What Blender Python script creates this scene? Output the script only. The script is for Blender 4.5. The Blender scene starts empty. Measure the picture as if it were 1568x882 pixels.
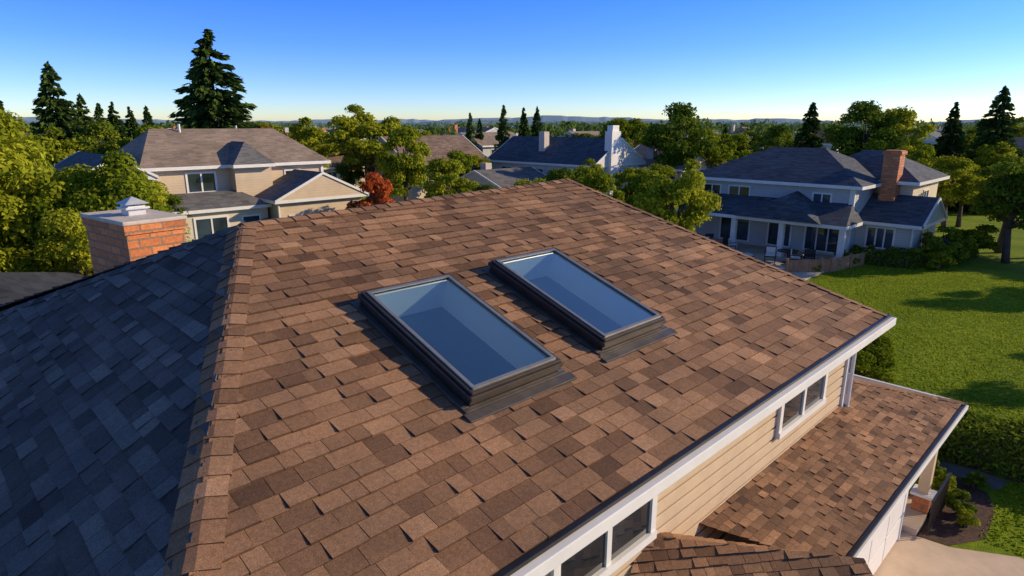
import bpy, bmesh, math, random
import numpy as np
from mathutils import Vector, Matrix
from mathutils.geometry import tessellate_polygon
random.seed(7)
scene=bpy.context.scene
# ------------------------------------------------------------------ materials
def newmat(name):
    m=bpy.data.materials.new(name); m.use_nodes=True
    nt=m.node_tree; nt.nodes.clear()
    out=nt.nodes.new('ShaderNodeOutputMaterial')
    b=nt.nodes.new('ShaderNodeBsdfPrincipled')
    nt.links.new(b.outputs[0],out.inputs[0])
    return m,nt,b,out
def N(nt,t,**k):
    n=nt.nodes.new(t)
    for a,v in k.items(): setattr(n,a,v)
    return n
def ramp(nt,stops):
    r=N(nt,'ShaderNodeValToRGB'); e=r.color_ramp.elements
    while len(e)<len(stops): e.new(0.5)
    for i,(p,c) in enumerate(stops):
        e[i].position=p; e[i].color=(c[0],c[1],c[2],1)
    return r
def noise(nt,scale,detail=4,vec=None,rough=.6):
    n=N(nt,'ShaderNodeTexNoise'); n.inputs['Scale'].default_value=scale; n.inputs['Detail'].default_value=detail
    n.inputs['Roughness'].default_value=rough
    if vec is not None: nt.links.new(vec,n.inputs['Vector'])
    return n
def geo_pos(nt):
    return N(nt,'ShaderNodeNewGeometry').outputs['Position']
def objc(nt):
    return N(nt,'ShaderNodeTexCoord').outputs['Object']
def mix(nt,fac,a,b,mode='MIX'):
    m=N(nt,'ShaderNodeMix',data_type='RGBA',blend_type=mode)
    for s,v in ((0,fac),(6,a),(7,b)):
        if isinstance(v,(int,float)): m.inputs[s].default_value=v
        elif isinstance(v,tuple): m.inputs[s].default_value=(*v,1)
        else: nt.links.new(v,m.inputs[s])
    return m.outputs[2]
def math_(nt,op,a,b=None):
    m=N(nt,'ShaderNodeMath',operation=op)
    for i,v in enumerate((a,b)):
        if v is None: continue
        if isinstance(v,(int,float)): m.inputs[i].default_value=v
        else: nt.links.new(v,m.inputs[i])
    return m.outputs[0]
def bump(nt,b,h,strength=.5,dist=.02):
    bp=N(nt,'ShaderNodeBump'); bp.inputs['Strength'].default_value=strength; bp.inputs['Distance'].default_value=dist
    nt.links.new(h,bp.inputs['Height']); nt.links.new(bp.outputs[0],b.inputs['Normal'])
def plain(name,c,rough=.6,metal=0,var=.15,nscale=3,bs=0.0):
    m,nt,b,o=newmat(name)
    n=noise(nt,nscale,5,geo_pos(nt))
    lo=tuple(x*(1-var) for x in c); hi=tuple(min(1,x*(1+var)) for x in c)
    r=ramp(nt,[(.3,lo),(.7,hi)]); nt.links.new(n.outputs[0],r.inputs[0])
    nt.links.new(r.outputs[0],b.inputs['Base Color'])
    b.inputs['Roughness'].default_value=rough; b.inputs['Metallic'].default_value=metal
    if bs:
        n2=noise(nt,nscale*25,4,geo_pos(nt)); bump(nt,b,n2.outputs[0],bs,.01)
    return m
def shingle_mat(name,stops):
    m,nt,b,o=newmat(name)
    at=N(nt,'ShaderNodeAttribute',attribute_name='rnd')
    r=ramp(nt,stops); nt.links.new(at.outputs['Fac'],r.inputs[0])
    pos=geo_pos(nt)
    g=noise(nt,120,3,pos,.85); g2=noise(nt,.9,5,pos); g3=noise(nt,26,3,pos)
    rr=ramp(nt,[(.34,(.38,.38,.39)),(.5,(.95,.95,.95)),(.68,(1.7,1.65,1.6))]); nt.links.new(g.outputs[0],rr.inputs[0])
    c=mix(nt,.85,r.outputs[0],rr.outputs[0],'MULTIPLY')
    r2=ramp(nt,[(.3,(.72,.74,.78)),(.7,(1.22,1.16,1.1))]); nt.links.new(g2.outputs[0],r2.inputs[0])
    c=mix(nt,1,c,r2.outputs[0],'MULTIPLY')
    r3=ramp(nt,[(.3,(.82,.82,.82)),(.7,(1.15,1.15,1.15))]); nt.links.new(g3.outputs[0],r3.inputs[0])
    c=mix(nt,1,c,r3.outputs[0],'MULTIPLY')
    nt.links.new(c,b.inputs['Base Color']); b.inputs['Roughness'].default_value=.9
    b.inputs['Specular IOR Level'].default_value=.25
    bump(nt,b,g.outputs[0],.7,.006)
    return m
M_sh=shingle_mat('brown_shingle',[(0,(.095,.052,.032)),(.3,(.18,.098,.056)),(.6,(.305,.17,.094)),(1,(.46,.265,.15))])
M_shd=shingle_mat('shaded_side_shingle',[(0,(.050,.045,.044)),(.4,(.092,.082,.080)),(.75,(.165,.148,.14)),(1,(.25,.22,.20))])  # same shingles, the shaded side's cooler dark tone put into the colour
def roof_far(name,c,c2):
    m,nt,b,o=newmat(name)
    pos=geo_pos(nt)
    sn=N(nt,'ShaderNodeVectorMath',operation='SNAP'); nt.links.new(pos,sn.inputs[0]); sn.inputs[1].default_value=(.45,.45,.075)
    wn=N(nt,'ShaderNodeTexWhiteNoise'); nt.links.new(sn.outputs[0],wn.inputs[0])
    r=ramp(nt,[(0,c),(1,c2)]); nt.links.new(wn.outputs[0],r.inputs[0])
    n=noise(nt,.6,4,pos); r2=ramp(nt,[(.3,(.75,.75,.75)),(.7,(1.2,1.2,1.2))]); nt.links.new(n.outputs[0],r2.inputs[0])
    cc=mix(nt,1,r.outputs[0],r2.outputs[0],'MULTIPLY')
    nt.links.new(cc,b.inputs['Base Color']); b.inputs['Roughness'].default_value=.9
    bump(nt,b,wn.outputs[0],.4,.03)
    return m
M_rBrown=roof_far('roof_brown',(.13,.085,.06),(.24,.16,.115))
M_rTan=roof_far('roof_tan',(.20,.145,.105),(.31,.23,.17))
M_rSlate=roof_far('roof_slate',(.04,.048,.062),(.085,.098,.12))
M_rGrey=roof_far('roof_grey',(.09,.088,.09),(.165,.155,.15))
M_rDark=roof_far('roof_shaded',(.02,.022,.028),(.045,.048,.056))  # shadow over the far-left roof put into a darker base colour
def siding(name,c,pitch=.16):
    m,nt,b,o=newmat(name)
    pos=geo_pos(nt); sp=N(nt,'ShaderNodeSeparateXYZ'); nt.links.new(pos,sp.inputs[0])
    f=math_(nt,'FRACT',math_(nt,'DIVIDE',sp.outputs[2],pitch))
    r=ramp(nt,[(0,tuple(x*.55 for x in c)),(.1,c),(1,tuple(min(1,x*1.05) for x in c))]); nt.links.new(f,r.inputs[0])
    n=noise(nt,1.2,5,pos); r2=ramp(nt,[(.3,(.88,.88,.88)),(.7,(1.05,1.05,1.05))]); nt.links.new(n.outputs[0],r2.inputs[0])
    cc=mix(nt,1,r.outputs[0],r2.outputs[0],'MULTIPLY')
    nt.links.new(cc,b.inputs['Base Color']); b.inputs['Roughness'].default_value=.6
    bump(nt,b,f,.6,.02)
    return m
M_sTan=siding('siding_tan',(.66,.51,.34)); M_sBlue=siding('siding_bluegrey',(.52,.53,.50))
M_sCream=siding('siding_cream',(.72,.61,.46)); M_sWhite=siding('siding_white',(.76,.71,.62))
M_board=plain('cream_board_paint',(.64,.48,.31),.5,0,.09,2.5,.15)
M_joint=plain('siding_joint',(.30,.21,.14),.8,0,.2,3)
M_white=plain('white_trim_paint',(.78,.75,.70),.45,0,.06,2)
M_dark=plain('dark_metal',(.035,.03,.03),.4,.5,.25,4)
M_frame=plain('skylight_frame_metal',(.070,.054,.044),.38,.4,.2,6,.1)
M_frame2=plain('skylight_bead_metal',(.28,.275,.26),.35,.5,.15,6)
M_flash=plain('flashing_metal',(.12,.10,.085),.45,.5,.3,5,.15)
M_gal=plain('galvanised_metal',(.68,.68,.66),.4,.4,.12,8)
M_conc=plain('concrete',(.62,.46,.32),.85,0,.15,1.5,.4)
M_concw=plain('mortar_cap',(.60,.51,.42),.85,0,.15,6,.4)
M_patio=plain('patio_stone',(.50,.43,.34),.85,0,.2,1.1,.3)
M_path=plain('dark_path',(.13,.12,.11),.85,0,.25,3,.5)
M_mulch=plain('mulch_bed',(.09,.045,.028),.95,0,.5,9,1.0)
M_wood=plain('wood_fence',(.36,.19,.10),.75,0,.25,4,.3)
M_bark=plain('bark',(.10,.07,.05),.95,0,.4,5,.8)
M_dry=plain('drywall_lining',(.8,.8,.78),.7,0,.04,2)
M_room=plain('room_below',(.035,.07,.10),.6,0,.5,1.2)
M_cloth=plain('patio_cushion',(.7,.66,.6),.9,0,.1,5)
M_soffit=plain('soffit',(.6,.55,.48),.7,0,.06,2)
def glassmat(name,c=(.03,.045,.06),rough=.04):
    m,nt,b,o=newmat(name)
    n=noise(nt,.5,2,geo_pos(nt)); r=ramp(nt,[(.35,tuple(x*.4 for x in c)),(.65,tuple(x*1.8 for x in c))]); nt.links.new(n.outputs[0],r.inputs[0])
    nt.links.new(r.outputs[0],b.inputs['Base Color']); b.inputs['Roughness'].default_value=rough
    b.inputs['Specular IOR Level'].default_value=.8; b.inputs['IOR'].default_value=1.6
    return m
M_win=glassmat('window_glass')
def skyglass():
    m=bpy.data.materials.new('skylight_glass'); m.use_nodes=True; nt=m.node_tree; nt.nodes.clear()
    o=N(nt,'ShaderNodeOutputMaterial'); g=N(nt,'ShaderNodeBsdfGlossy'); t=N(nt,'ShaderNodeBsdfTransparent'); mx=N(nt,'ShaderNodeMixShader')
    g.inputs['Color'].default_value=(.92,.98,1,1); g.inputs['Roughness'].default_value=.012
    t.inputs['Color'].default_value=(.64,.80,.84,1)
    lw=N(nt,'ShaderNodeLayerWeight'); lw.inputs[0].default_value=.5
    f=math_(nt,'ADD',math_(nt,'MULTIPLY',math_(nt,'POWER',lw.outputs['Facing'],1.5),.8),.16)
    nt.links.new(f,mx.inputs[0]); nt.links.new(t.outputs[0],mx.inputs[1]); nt.links.new(g.outputs[0],mx.inputs[2]); nt.links.new(mx.outputs[0],o.inputs[0])
    return m
M_skyg=skyglass()
def brickmat(name,bw=.40,rh=.16,ms=.016):
    m,nt,b,o=newmat(name)
    oc=objc(nt); sp=N(nt,'ShaderNodeSeparateXYZ'); nt.links.new(oc,sp.inputs[0])
    cb=N(nt,'ShaderNodeCombineXYZ'); nt.links.new(math_(nt,'ADD',sp.outputs[0],sp.outputs[1]),cb.inputs[0]); nt.links.new(sp.outputs[2],cb.inputs[1])
    br=N(nt,'ShaderNodeTexBrick'); nt.links.new(cb.outputs[0],br.inputs['Vector'])
    br.inputs['Color1'].default_value=(.78,.27,.09,1); br.inputs['Color2'].default_value=(.50,.155,.055,1); br.inputs['Mortar'].default_value=(.28,.19,.13,1)
    br.inputs['Scale'].default_value=1; br.inputs['Brick Width'].default_value=bw; br.inputs['Row Height'].default_value=rh; br.inputs['Mortar Size'].default_value=ms
    n=noise(nt,18,4,oc); r=ramp(nt,[(.3,(.75,.75,.75)),(.7,(1.25,1.25,1.25))]); nt.links.new(n.outputs[0],r.inputs[0])
    nt.links.new(mix(nt,1,br.outputs[0],r.outputs[0],'MULTIPLY'),b.inputs['Base Color']); b.inputs['Roughness'].default_value=.85
    inv=math_(nt,'SUBTRACT',1.0,br.outputs['Fac']); bump(nt,b,inv,.8,.02)
    return m
M_brick=brickmat('orange_brick')
def leafmat(name,stops,tr=.35):
    m=bpy.data.materials.new(name); m.use_nodes=True; nt=m.node_tree; nt.nodes.clear()
    o=N(nt,'ShaderNodeOutputMaterial'); at=N(nt,'ShaderNodeAttribute',attribute_name='rnd'); r=ramp(nt,stops); nt.links.new(at.outputs['Fac'],r.inputs[0])
    oi=N(nt,'ShaderNodeObjectInfo'); hs=N(nt,'ShaderNodeHueSaturation'); nt.links.new(r.outputs[0],hs.inputs['Color'])
    v=math_(nt,'ADD',math_(nt,'MULTIPLY',oi.outputs['Random'],.5),.82); nt.links.new(v,hs.inputs['Value'])
    hh=math_(nt,'ADD',math_(nt,'MULTIPLY',oi.outputs['Random'],-.03),.510); nt.links.new(hh,hs.inputs['Hue'])
    d=N(nt,'ShaderNodeBsdfDiffuse'); t=N(nt,'ShaderNodeBsdfTranslucent'); mx=N(nt,'ShaderNodeMixShader'); mx.inputs[0].default_value=tr
    nt.links.new(hs.outputs[0],d.inputs[0]); nt.links.new(hs.outputs[0],t.inputs[0])
    nt.links.new(d.outputs[0],mx.inputs[1]); nt.links.new(t.outputs[0],mx.inputs[2]); nt.links.new(mx.outputs[0],o.inputs[0])
    return m
M_leaf=leafmat('green_leaves',[(0,(.09,.13,.010)),(.5,(.23,.28,.018)),(1,(.42,.45,.04))],.42)
M_leafd=leafmat('dark_leaves',[(0,(.05,.095,.012)),(.5,(.13,.19,.018)),(1,(.24,.30,.03))],.35)
M_need=leafmat('conifer_needles',[(0,(.02,.045,.015)),(.5,(.06,.105,.025)),(1,(.14,.20,.035))],.2)
M_red=leafmat('red_leaves',[(0,(.20,.05,.015)),(.5,(.46,.14,.03)),(1,(.66,.27,.05))],.35)
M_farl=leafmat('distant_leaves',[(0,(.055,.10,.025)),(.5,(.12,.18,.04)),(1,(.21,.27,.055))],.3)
M_farf=leafmat('hazed_forest_leaves',[(0,(.08,.14,.12)),(.5,(.12,.19,.15)),(1,(.17,.24,.17))],.2)  # bluish distance haze mixed into the leaf colour
M_grass=leafmat('grass_blades',[(0,(.12,.19,.010)),(.5,(.21,.29,.015)),(1,(.34,.41,.03))],.4)
# ------------------------------------------------------------------ helpers
def empty(name,loc=(0,0,0)):
    e=bpy.data.objects.new(name,None); scene.collection.objects.link(e); e.location=loc; return e
def mk(name,V,Fc,mat,parent=None,fm=None,smooth=False,rnd=None):
    me=bpy.data.meshes.new(name); me.from_pydata([tuple(v) for v in V],[],[tuple(f) for f in Fc]); 
    for mm in (mat if isinstance(mat,(list,tuple)) else [mat]): me.materials.append(mm)
    if fm: me.polygons.foreach_set('material_index',fm)
    if smooth: me.polygons.foreach_set('use_smooth',[True]*len(me.polygons))
    if rnd is not None:
        a=me.attributes.new('rnd','FLOAT','FACE'); a.data.foreach_set('value',np.asarray(rnd,dtype=np.float32))
    me.update()
    ob=bpy.data.objects.new(name,me); scene.collection.objects.link(ob)
    if parent: ob.parent=parent
    return ob
class MB:
    def __init__(s): s.V=[];s.F=[];s.m=[]
    def add(s,V,F,mi=0):
        o=len(s.V); s.V+= [tuple(v) for v in V]; s.F+=[tuple(i+o for i in f) for f in F]; s.m+=[mi]*len(F)
    def box(s,x0,x1,y0,y1,z0,z1,mi=0):
        if x0>x1:x0,x1=x1,x0
        if y0>y1:y0,y1=y1,y0
        if z0>z1:z0,z1=z1,z0
        V=[(x0,y0,z0),(x1,y0,z0),(x1,y1,z0),(x0,y1,z0),(x0,y0,z1),(x1,y0,z1),(x1,y1,z1),(x0,y1,z1)]
        s.add(V,[(0,3,2,1),(4,5,6,7),(0,1,5,4),(1,2,6,5),(2,3,7,6),(3,0,4,7)],mi)
    def tube(s,p0,p1,r0,r1,n=7,mi=0):
        p0=Vector(p0);p1=Vector(p1);d=(p1-p0).normalized(); a=d.orthogonal().normalized(); b=d.cross(a)
        V=[]
        for p,r in ((p0,r0),(p1,r1)):
            for i in range(n):
                t=2*math.pi*i/n; V.append(p+a*math.cos(t)*r+b*math.sin(t)*r)
        s.add(V,[(i,(i+1)%n,n+(i+1)%n,n+i) for i in range(n)]+[tuple(range(n))[::-1],tuple(range(n,2*n))],mi)
    def obj(s,name,mat,parent=None,smooth=False,bevel=0):
        o=mk(name,s.V,s.F,mat,parent,s.m,smooth)
        if bevel:
            b=o.modifiers.new('bevel','BEVEL'); b.width=bevel; b.segments=2; b.limit_method='ANGLE'
        return o
def clip(poly,cl):
    def inside(p,a,b): return (b[0]-a[0])*(p[1]-a[1])-(b[1]-a[1])*(p[0]-a[0])>=-1e-9
    def inter(p,q,a,b):
        d1=(b[0]-a[0])*(p[1]-a[1])-(b[1]-a[1])*(p[0]-a[0]); d2=(b[0]-a[0])*(q[1]-a[1])-(b[1]-a[1])*(q[0]-a[0])
        t=d1/(d1-d2); return (p[0]+t*(q[0]-p[0]),p[1]+t*(q[1]-p[1]))
    out=poly
    for i in range(len(cl)):
        a,b=cl[i],cl[(i+1)%len(cl)]; inp=out; out=[]
        if not inp: return []
        for j in range(len(inp)):
            p,q=inp[j-1],inp[j]; pi,qi=inside(p,a,b),inside(q,a,b)
            if qi:
                if not pi: out.append(inter(p,q,a,b))
                out.append(q)
            elif pi: out.append(inter(p,q,a,b))
    return out
def shingles(name,pts,expo,tabw,mat,parent,holes=(),seed=1,deck=True):
    """real overlapping asphalt tabs on a planar roof face; pts = 3-D corners"""
    rg=random.Random(seed)
    P=[Vector(p) for p in pts]; n=(P[1]-P[0]).cross(P[2]-P[0]).normalized()
    if n.z<0: n=-n; P=P[::-1]
    T=(Vector((0,0,1))-n*n.z).normalized(); S=T.cross(n); O=P[0]
    st=[((p-O).dot(S),(p-O).dot(T)) for p in P]
    area=sum(st[i-1][0]*st[i][1]-st[i][0]*st[i-1][1] for i in range(len(st)))
    if area<0: st=st[::-1]
    hs=[]
    for (hx0,hx1,hy0,hy1) in holes:  # world x / y rectangle on this plane
        c=[]
        for x,y in ((hx0,hy0),(hx1,hy1)):
            z=O.z-(n.x*(x-O.x)+n.y*(y-O.y))/n.z; q=Vector((x,y,z))-O; c.append((q.dot(S),q.dot(T)))
        hs.append((min(c[0][0],c[1][0]),max(c[0][0],c[1][0]),min(c[0][1],c[1][1]),max(c[0][1],c[1][1])))
    smin=min(p[0] for p in st);smax=max(p[0] for p in st);tmin=min(p[1] for p in st);tmax=max(p[1] for p in st)
    V=[];F=[];R=[]
    t=tmin; prev=.5
    while t<tmax:
        s=smin-rg.random()*tabw
        while s<smax:
            w=tabw*rg.choice((.6,.8,.9,1,1,1.15,1.35)); 
            segs=[(s,s+w-.006)]
            for h in hs:
                if t+expo>h[2] and t<h[3]:
                    ns=[]
                    for a,b in segs:
                        if b<=h[0] or a>=h[1]: ns.append((a,b)); continue
                        if a<h[0]: ns.append((a,h[0]))
                        if b>h[1]: ns.append((h[1],b))
                    segs=ns
            thick=rg.random()<.55
            hb=(.026 if thick else .010)+rg.random()*.005
            cv=(rg.gauss(.64,.18) if thick else rg.gauss(.37,.17)); cv=.88*cv+.12*prev; prev=cv
            jt=rg.uniform(-.006,.006)
            for a,b in segs:
                poly=clip([(a,t+jt),(b,t+jt),(b,t+expo+.01),(a,t+expo+.01)],st)
                if len(poly)<3: continue
                o=len(V); m=len(poly)
                for q in poly:
                    h=.003+hb*(1-max(0,(q[1]-t))/(expo+.01)*.95); V.append(O+S*q[0]+T*q[1]+n*h)
                for q in poly: V.append(O+S*q[0]+T*q[1]-n*.006)
                F.append(tuple(range(o,o+m))); R.append(min(1,max(0,cv)))
                for i in range(m):
                    j=(i+1)%m; F.append((o+i,o+m+i,o+m+j,o+j)); R.append(max(0,min(1,cv-.4)))
            s+=w
        t+=expo
    ob=mk(name,V,F,mat,parent,rnd=R)
    if deck:
        loops=[[Vector((p[0],p[1],0)) for p in st]]
        for h in hs: loops.append([Vector((h[0],h[2],0)),Vector((h[0],h[3],0)),Vector((h[1],h[3],0)),Vector((h[1],h[2],0))])
        tri=tessellate_polygon(loops); flat=[v for l in loops for v in l]
        mk(name+'_deck',[O+S*v.x+T*v.y-n*.004 for v in flat],[tuple(t) for t in tri],M_dark,parent)
    return ob
def caps(name,p0,p1,n1,n2,mat,parent,expo=.2,w=.17,seed=3,lift=.02):
    """overlapping folded hip / ridge cap shingles, p0 low end -> p1 high end"""
    rg=random.Random(seed); p0=Vector(p0);p1=Vector(p1);L=(p1-p0).length;d=(p1-p0)/L
    n1=Vector(n1).normalized();n2=Vector(n2).normalized();nm=(n1+n2).normalized()
    w1=d.cross(n1).normalized(); w2=d.cross(n2).normalized()
    if w1.dot(n2)>0: w1=-w1
    if w2.dot(n1)>0: w2=-w2
    V=[];F=[];R=[]; s=0
    while s<L:
        e=min(L,s+expo*1.12); cv=min(1,max(0,rg.gauss(.55,.17))); ww=w*rg.uniform(.96,1.04)
        o=len(V)
        for q,h in ((s,lift+.018),(e,lift+.004)):
            c=p0+d*q
            V+= [c+w1*ww+n1*h, c+w1*.03+(n1*h), c+w2*.03+(n2*h), c+w2*ww+n2*h]
            V+= [c+w1*ww-n1*.01, c-nm*.02, c-nm*.02, c+w2*ww-n2*.01]
        for a,b in ((0,1),(1,2),(2,3)): F.append((o+a,o+b,o+8+b,o+8+a)); R.append(cv)
        F.append((o+4,o,o+8,o+12));F.append((o+3,o+7,o+15,o+11))
        F.append((o+0,o+4,o+5,o+1));F.append((o+1,o+5,o+6,o+2));F.append((o+2,o+6,o+7,o+3)); R+=[max(0,cv-.4)]*5
        s+=expo
    return mk(name,V,F,mat,parent,rnd=R)
# ------------------------------------------------------------------ MAIN HOUSE
A=Vector((3.28,8.63,6.67));B=Vector((10.59,9.09,6.823));C=Vector((11.99,2.93,4.762));D=Vector((.39,2.93,4.762))
Fk=Vector((-.35,14.6,4.27));D2=Vector((-.35,2.93,4.27));Cb=Vector((11.99,15.2,4.75))
nF=Vector((0,-.3173,.9483));nL=Vector((-.5508,0,.8346));nB=(Fk-A).cross(A-B).normalized(); nB=nB if nB.z>0 else -nB
nR=(C-B).cross(Cb-B).normalized(); nR=nR if nR.z>0 else -nR
house=empty('suburban_house')
SK=[(3.68,5.02,4.39,6.39),(5.85,7.20,4.43,6.50)]
holes=[(x0+.08,x1-.08,y0+.08,y1-.08) for x0,x1,y0,y1 in SK]
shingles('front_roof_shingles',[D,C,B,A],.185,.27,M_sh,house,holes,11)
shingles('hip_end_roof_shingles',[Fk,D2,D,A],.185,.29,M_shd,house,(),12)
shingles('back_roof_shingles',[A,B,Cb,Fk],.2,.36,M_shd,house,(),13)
mk('gable_end_roof',[C,Cb,B],[(0,1,2)],M_rBrown,house)
caps('hip_cap_front',D,A,nF,nL,M_sh,house,.21,.19,1)
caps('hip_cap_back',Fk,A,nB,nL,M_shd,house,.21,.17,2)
caps('ridge_cap',A,B,nF,nB,M_sh,house,.24,.15,3)
caps('hip_cap_right',C,B,nF,nR,M_sh,house,.24,.13,4)
g=MB()
g.box(.0,12.08,2.86,2.925,4.735,4.775,1)       # dark drip edge
g.box(.0,12.10,2.79,2.897,4.60,4.732,0)         # white gutter
g.box(.0,12.02,2.90,2.93,4.50,4.732,0)        # fascia
g.box(.1,12.00,2.93,3.36,4.50,4.53,2)         # soffit
g.box(12.0,12.06,2.93,15.2,4.50,4.74,0)
g.obj('gutter_and_fascia',[M_white,M_dark,M_soffit],house,bevel=.008)
WY=3.43; WX0,WX1=.6,11.80
b=MB(); z=0
while z<4.49:           # shiplap boards with a real open joint between them
    z1=min(4.499,z+.158)
    b.box(WX0,WX1,WY-.05,WY-.002,z,z1); z+=.19
b.obj('lap_siding',M_board,house,bevel=.006)
b=MB(); b.box(WX0,WX1,WY,14.5,0,4.5); b.obj('house_walls',M_joint,house)
b=MB(); b.box(WX1-.10,WX1+.03,WY-.09,WY+.1,2.6,4.5); b.tube((WX1+.06,WY-.13,2.75),(WX1+.06,WY-.13,4.55),.035,.035,8); b.obj('corner_board_and_downspout',M_white,house)
def window_y(parent,x0,x1,z0,z1,y,n=2,fr=.07,name='window',proud=.05,m=None):
    b=MB()
    b.box(x0-fr,x1+fr,y-proud,y+.0,z1,z1+fr);b.box(x0-fr,x1+fr,y-proud-.02,y,z0-fr,z0)
    b.box(x0-fr,x0,y-proud,y,z0,z1);b.box(x1,x1+fr,y-proud,y,z0,z1)
    for i in range(1,n):
        xm=x0+(x1-x0)*i/n; b.box(xm-fr*.4,xm+fr*.4,y-proud+.005,y,z0,z1)
    b.obj(name+'_frame',M_white,parent)
    b=MB(); b.box(x0,x1,y-proud*.35,y+.0,z0,z1); b.obj(name+'_glass',m or M_win,parent)
def window_x(parent,y0,y1,z0,z1,x,n=2,fr=.07,name='window',proud=.05):
    b=MB()
    b.box(x-proud,x,y0-fr,y1+fr,z1,z1+fr);b.box(x-proud-.02,x,y0-fr,y1+fr,z0-fr,z0)
    b.box(x-proud,x,y0-fr,y0,z0,z1);b.box(x-proud,x,y1,y1+fr,z0,z1)
    for i in range(1,n):
        xm=y0+(y1-y0)*i/n; b.box(x-proud+.005,x,xm-fr*.4,xm+fr*.4,z0,z1)
    b.obj(name+'_frame',M_white,parent)
    b=MB(); b.box(x-proud*.35,x,y0,y1,z0,z1); b.obj(name+'_glass',M_win,parent)
window_y(house,8.95,10.6,3.50,4.36,WY-.052,2,.10,'upper_window',.05)
window_y(house,3.9,5.45,3.50,4.36,WY-.052,2,.10,'upper_window',.05)
# ---- skylights
TILT=math.atan2(.3173,.9483)
def ring(b,w,l,w2,l2,z0,z1,mi=0,cy=0):
    b.box(-w,w,-l,-l2,z0,z1,mi); b.box(-w,w,l2,l,z0,z1,mi); b.box(-w,-w2,-l2,l2,z0,z1,mi); b.box(w2,w,-l2,l2,z0,z1,mi)
for k,(x0,x1,y0,y1) in enumerate(SK):
    sk=empty('skylight'); cx,cy=(x0+x1)/2,(y0+y1)/2; sk.location=(cx,cy,3.782+.3346*cy); sk.rotation_euler=(TILT,0,0)
    w=(x1-x0)/2; l=(y1-y0)/2/.9483
    b=MB(); ring(b,w+.08,l+.05,w-.01,l-.01,.0,.036); b.box(-w-.12,w+.12,-l-.18,-l-.052,.0,.038); b.obj('flashing',M_flash,sk,bevel=.006)
    b=MB(); ring(b,w-.015,l-.015,w-.06,l-.06,-.05,.10); b.obj('curb',M_frame,sk,bevel=.006)
    b=MB(); ring(b,w+.015,l+.015,w-.075,l-.075,.103,.160); b.obj('outer_frame',M_frame,sk,bevel=.012)
    b=MB(); ring(b,w-.01,l-.01,w-.085,l-.085,.165,.195); b.obj('sash_frame',M_frame,sk,bevel=.01)
    b=MB(); ring(b,w-.055,l-.055,w-.10,l-.10,.19,.212); b.obj('glazing_bead',M_frame2,sk,bevel=.004)
    b=MB(); b.add([(-w+.08,-l+.08,.18),(w-.08,-l+.08,.18),(w-.08,l-.08,.18),(-w+.08,l-.08,.18)],[(0,1,2,3)]); b.obj('glass_pane',M_skyg,sk)
    b=MB(); W,Lh,dp=w-.088,l-.088,-.26
    V=[(-W,-Lh,.17),(W,-Lh,.17),(W,Lh,.17),(-W,Lh,.17),(-W,-Lh,dp),(W,-Lh,dp),(W,Lh,dp),(-W,Lh,dp)]
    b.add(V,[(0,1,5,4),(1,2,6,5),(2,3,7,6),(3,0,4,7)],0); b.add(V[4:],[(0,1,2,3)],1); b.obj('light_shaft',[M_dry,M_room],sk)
# ---- lower roof / garage
lowz=2.53
n_low=Vector((0,-.33,1)).normalized()
LA=(7.7,2.0,lowz);LB=(14.7,2.0,lowz);LC=(11.85,4.6,lowz+.33*2.6);LD=(5.8,4.6,lowz+.33*2.6)
shingles('lower_roof_shingles',[LA,LB,LC,LD],.115,.19,M_sh,house,(),21)
mk('lower_roof_side',[LB,(14.7,9,lowz),(11.85,9,3.39),LC],[(0,1,2,3)],M_rBrown,house)
nS=Vector((.3,0,1)).normalized()
caps('lower_hip_cap',LB,LC,n_low,nS,M_sh,house,.15,.09,5,.012)
R0=Vector((5.5,3.5,3.36));R1=Vector((7.35,1.7,2.95));V0=Vector((6.7,3.43,3.0));V1=Vector((8.0,1.75,2.42));L0=Vector((4.0,2.9,2.55));L1=Vector((6.3,.2,2.1))
shingles('porch_roof_shingles_a',[R0,R1,V1,V0],.115,.19,M_sh,house,(),22)
shingles('porch_roof_shingles_b',[R0,L0,L1,R1],.115,.19,M_sh,house,(),23)
na=(R1-R0).cross(V0-R0).normalized(); na=na if na.z>0 else -na
nb=(R1-R0).cross(L0-R0).normalized(); nb=nb if nb.z>0 else -nb
caps('porch_ridge_cap',R1,R0,na,nb,M_sh,house,.13,.13,6)
g=MB(); g.box(8.0,14.78,1.90,1.985,2.40,2.49,0); g.box(8.0,14.76,1.93,1.995,2.493,2.53,3); g.box(8.0,14.74,1.985,2.01,2.36,2.49,1); g.box(14.70,14.78,2.01,8,2.38,2.53,0); g.box(7.0,14.70,2.01,2.38,2.36,2.385,2)
g.obj('lower_gutter',[M_white,M_white,M_soffit,M_dark],house,bevel=.006)
b=MB(); b.box(6.0,13.4,2.4,3.35,0,2.45); b.box(11.82,13.4,3.35,9,0,2.45); b.obj('garage_wall',M_sWhite,house)
b=MB()
for i in range(4):
    for j in range(4): b.box(9.0+j*1.0,9.96+j*1.0,2.36,2.398,.06+i*.54,.56+i*.54)
b.box(8.85,8.97,2.35,2.398,0,2.3);b.box(12.98,13.1,2.35,2.398,0,2.3);b.box(8.85,13.1,2.345,2.398,2.24,2.36)
b.obj('garage_door',M_white,house,bevel=.01)
b=MB(); b.box(14.15,14.45,2.15,2.45,0,.5); b.box(14.1,14.5,2.10,2.50,.5,.56,1); b.box(14.2,14.40,2.2,2.40,.56,2.36,2); b.obj('porch_column',[M_brick,M_white,M_board],house)
b=MB(); b.box(13.42,14.9,2.15,8.5,0,.14); b.obj('porch_slab',M_conc,house)
rl=MB(); 
for i in range(16): 
    x=13.5+i*.09; rl.box(x,x+.018,1.98,1.998,.05,.82)
rl.box(13.45,14.95,1.97,2.01,.82,.86); rl.box(13.45,14.95,1.975,2.005,.1,.13)
rl.obj('iron_railing',M_dark)
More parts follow.
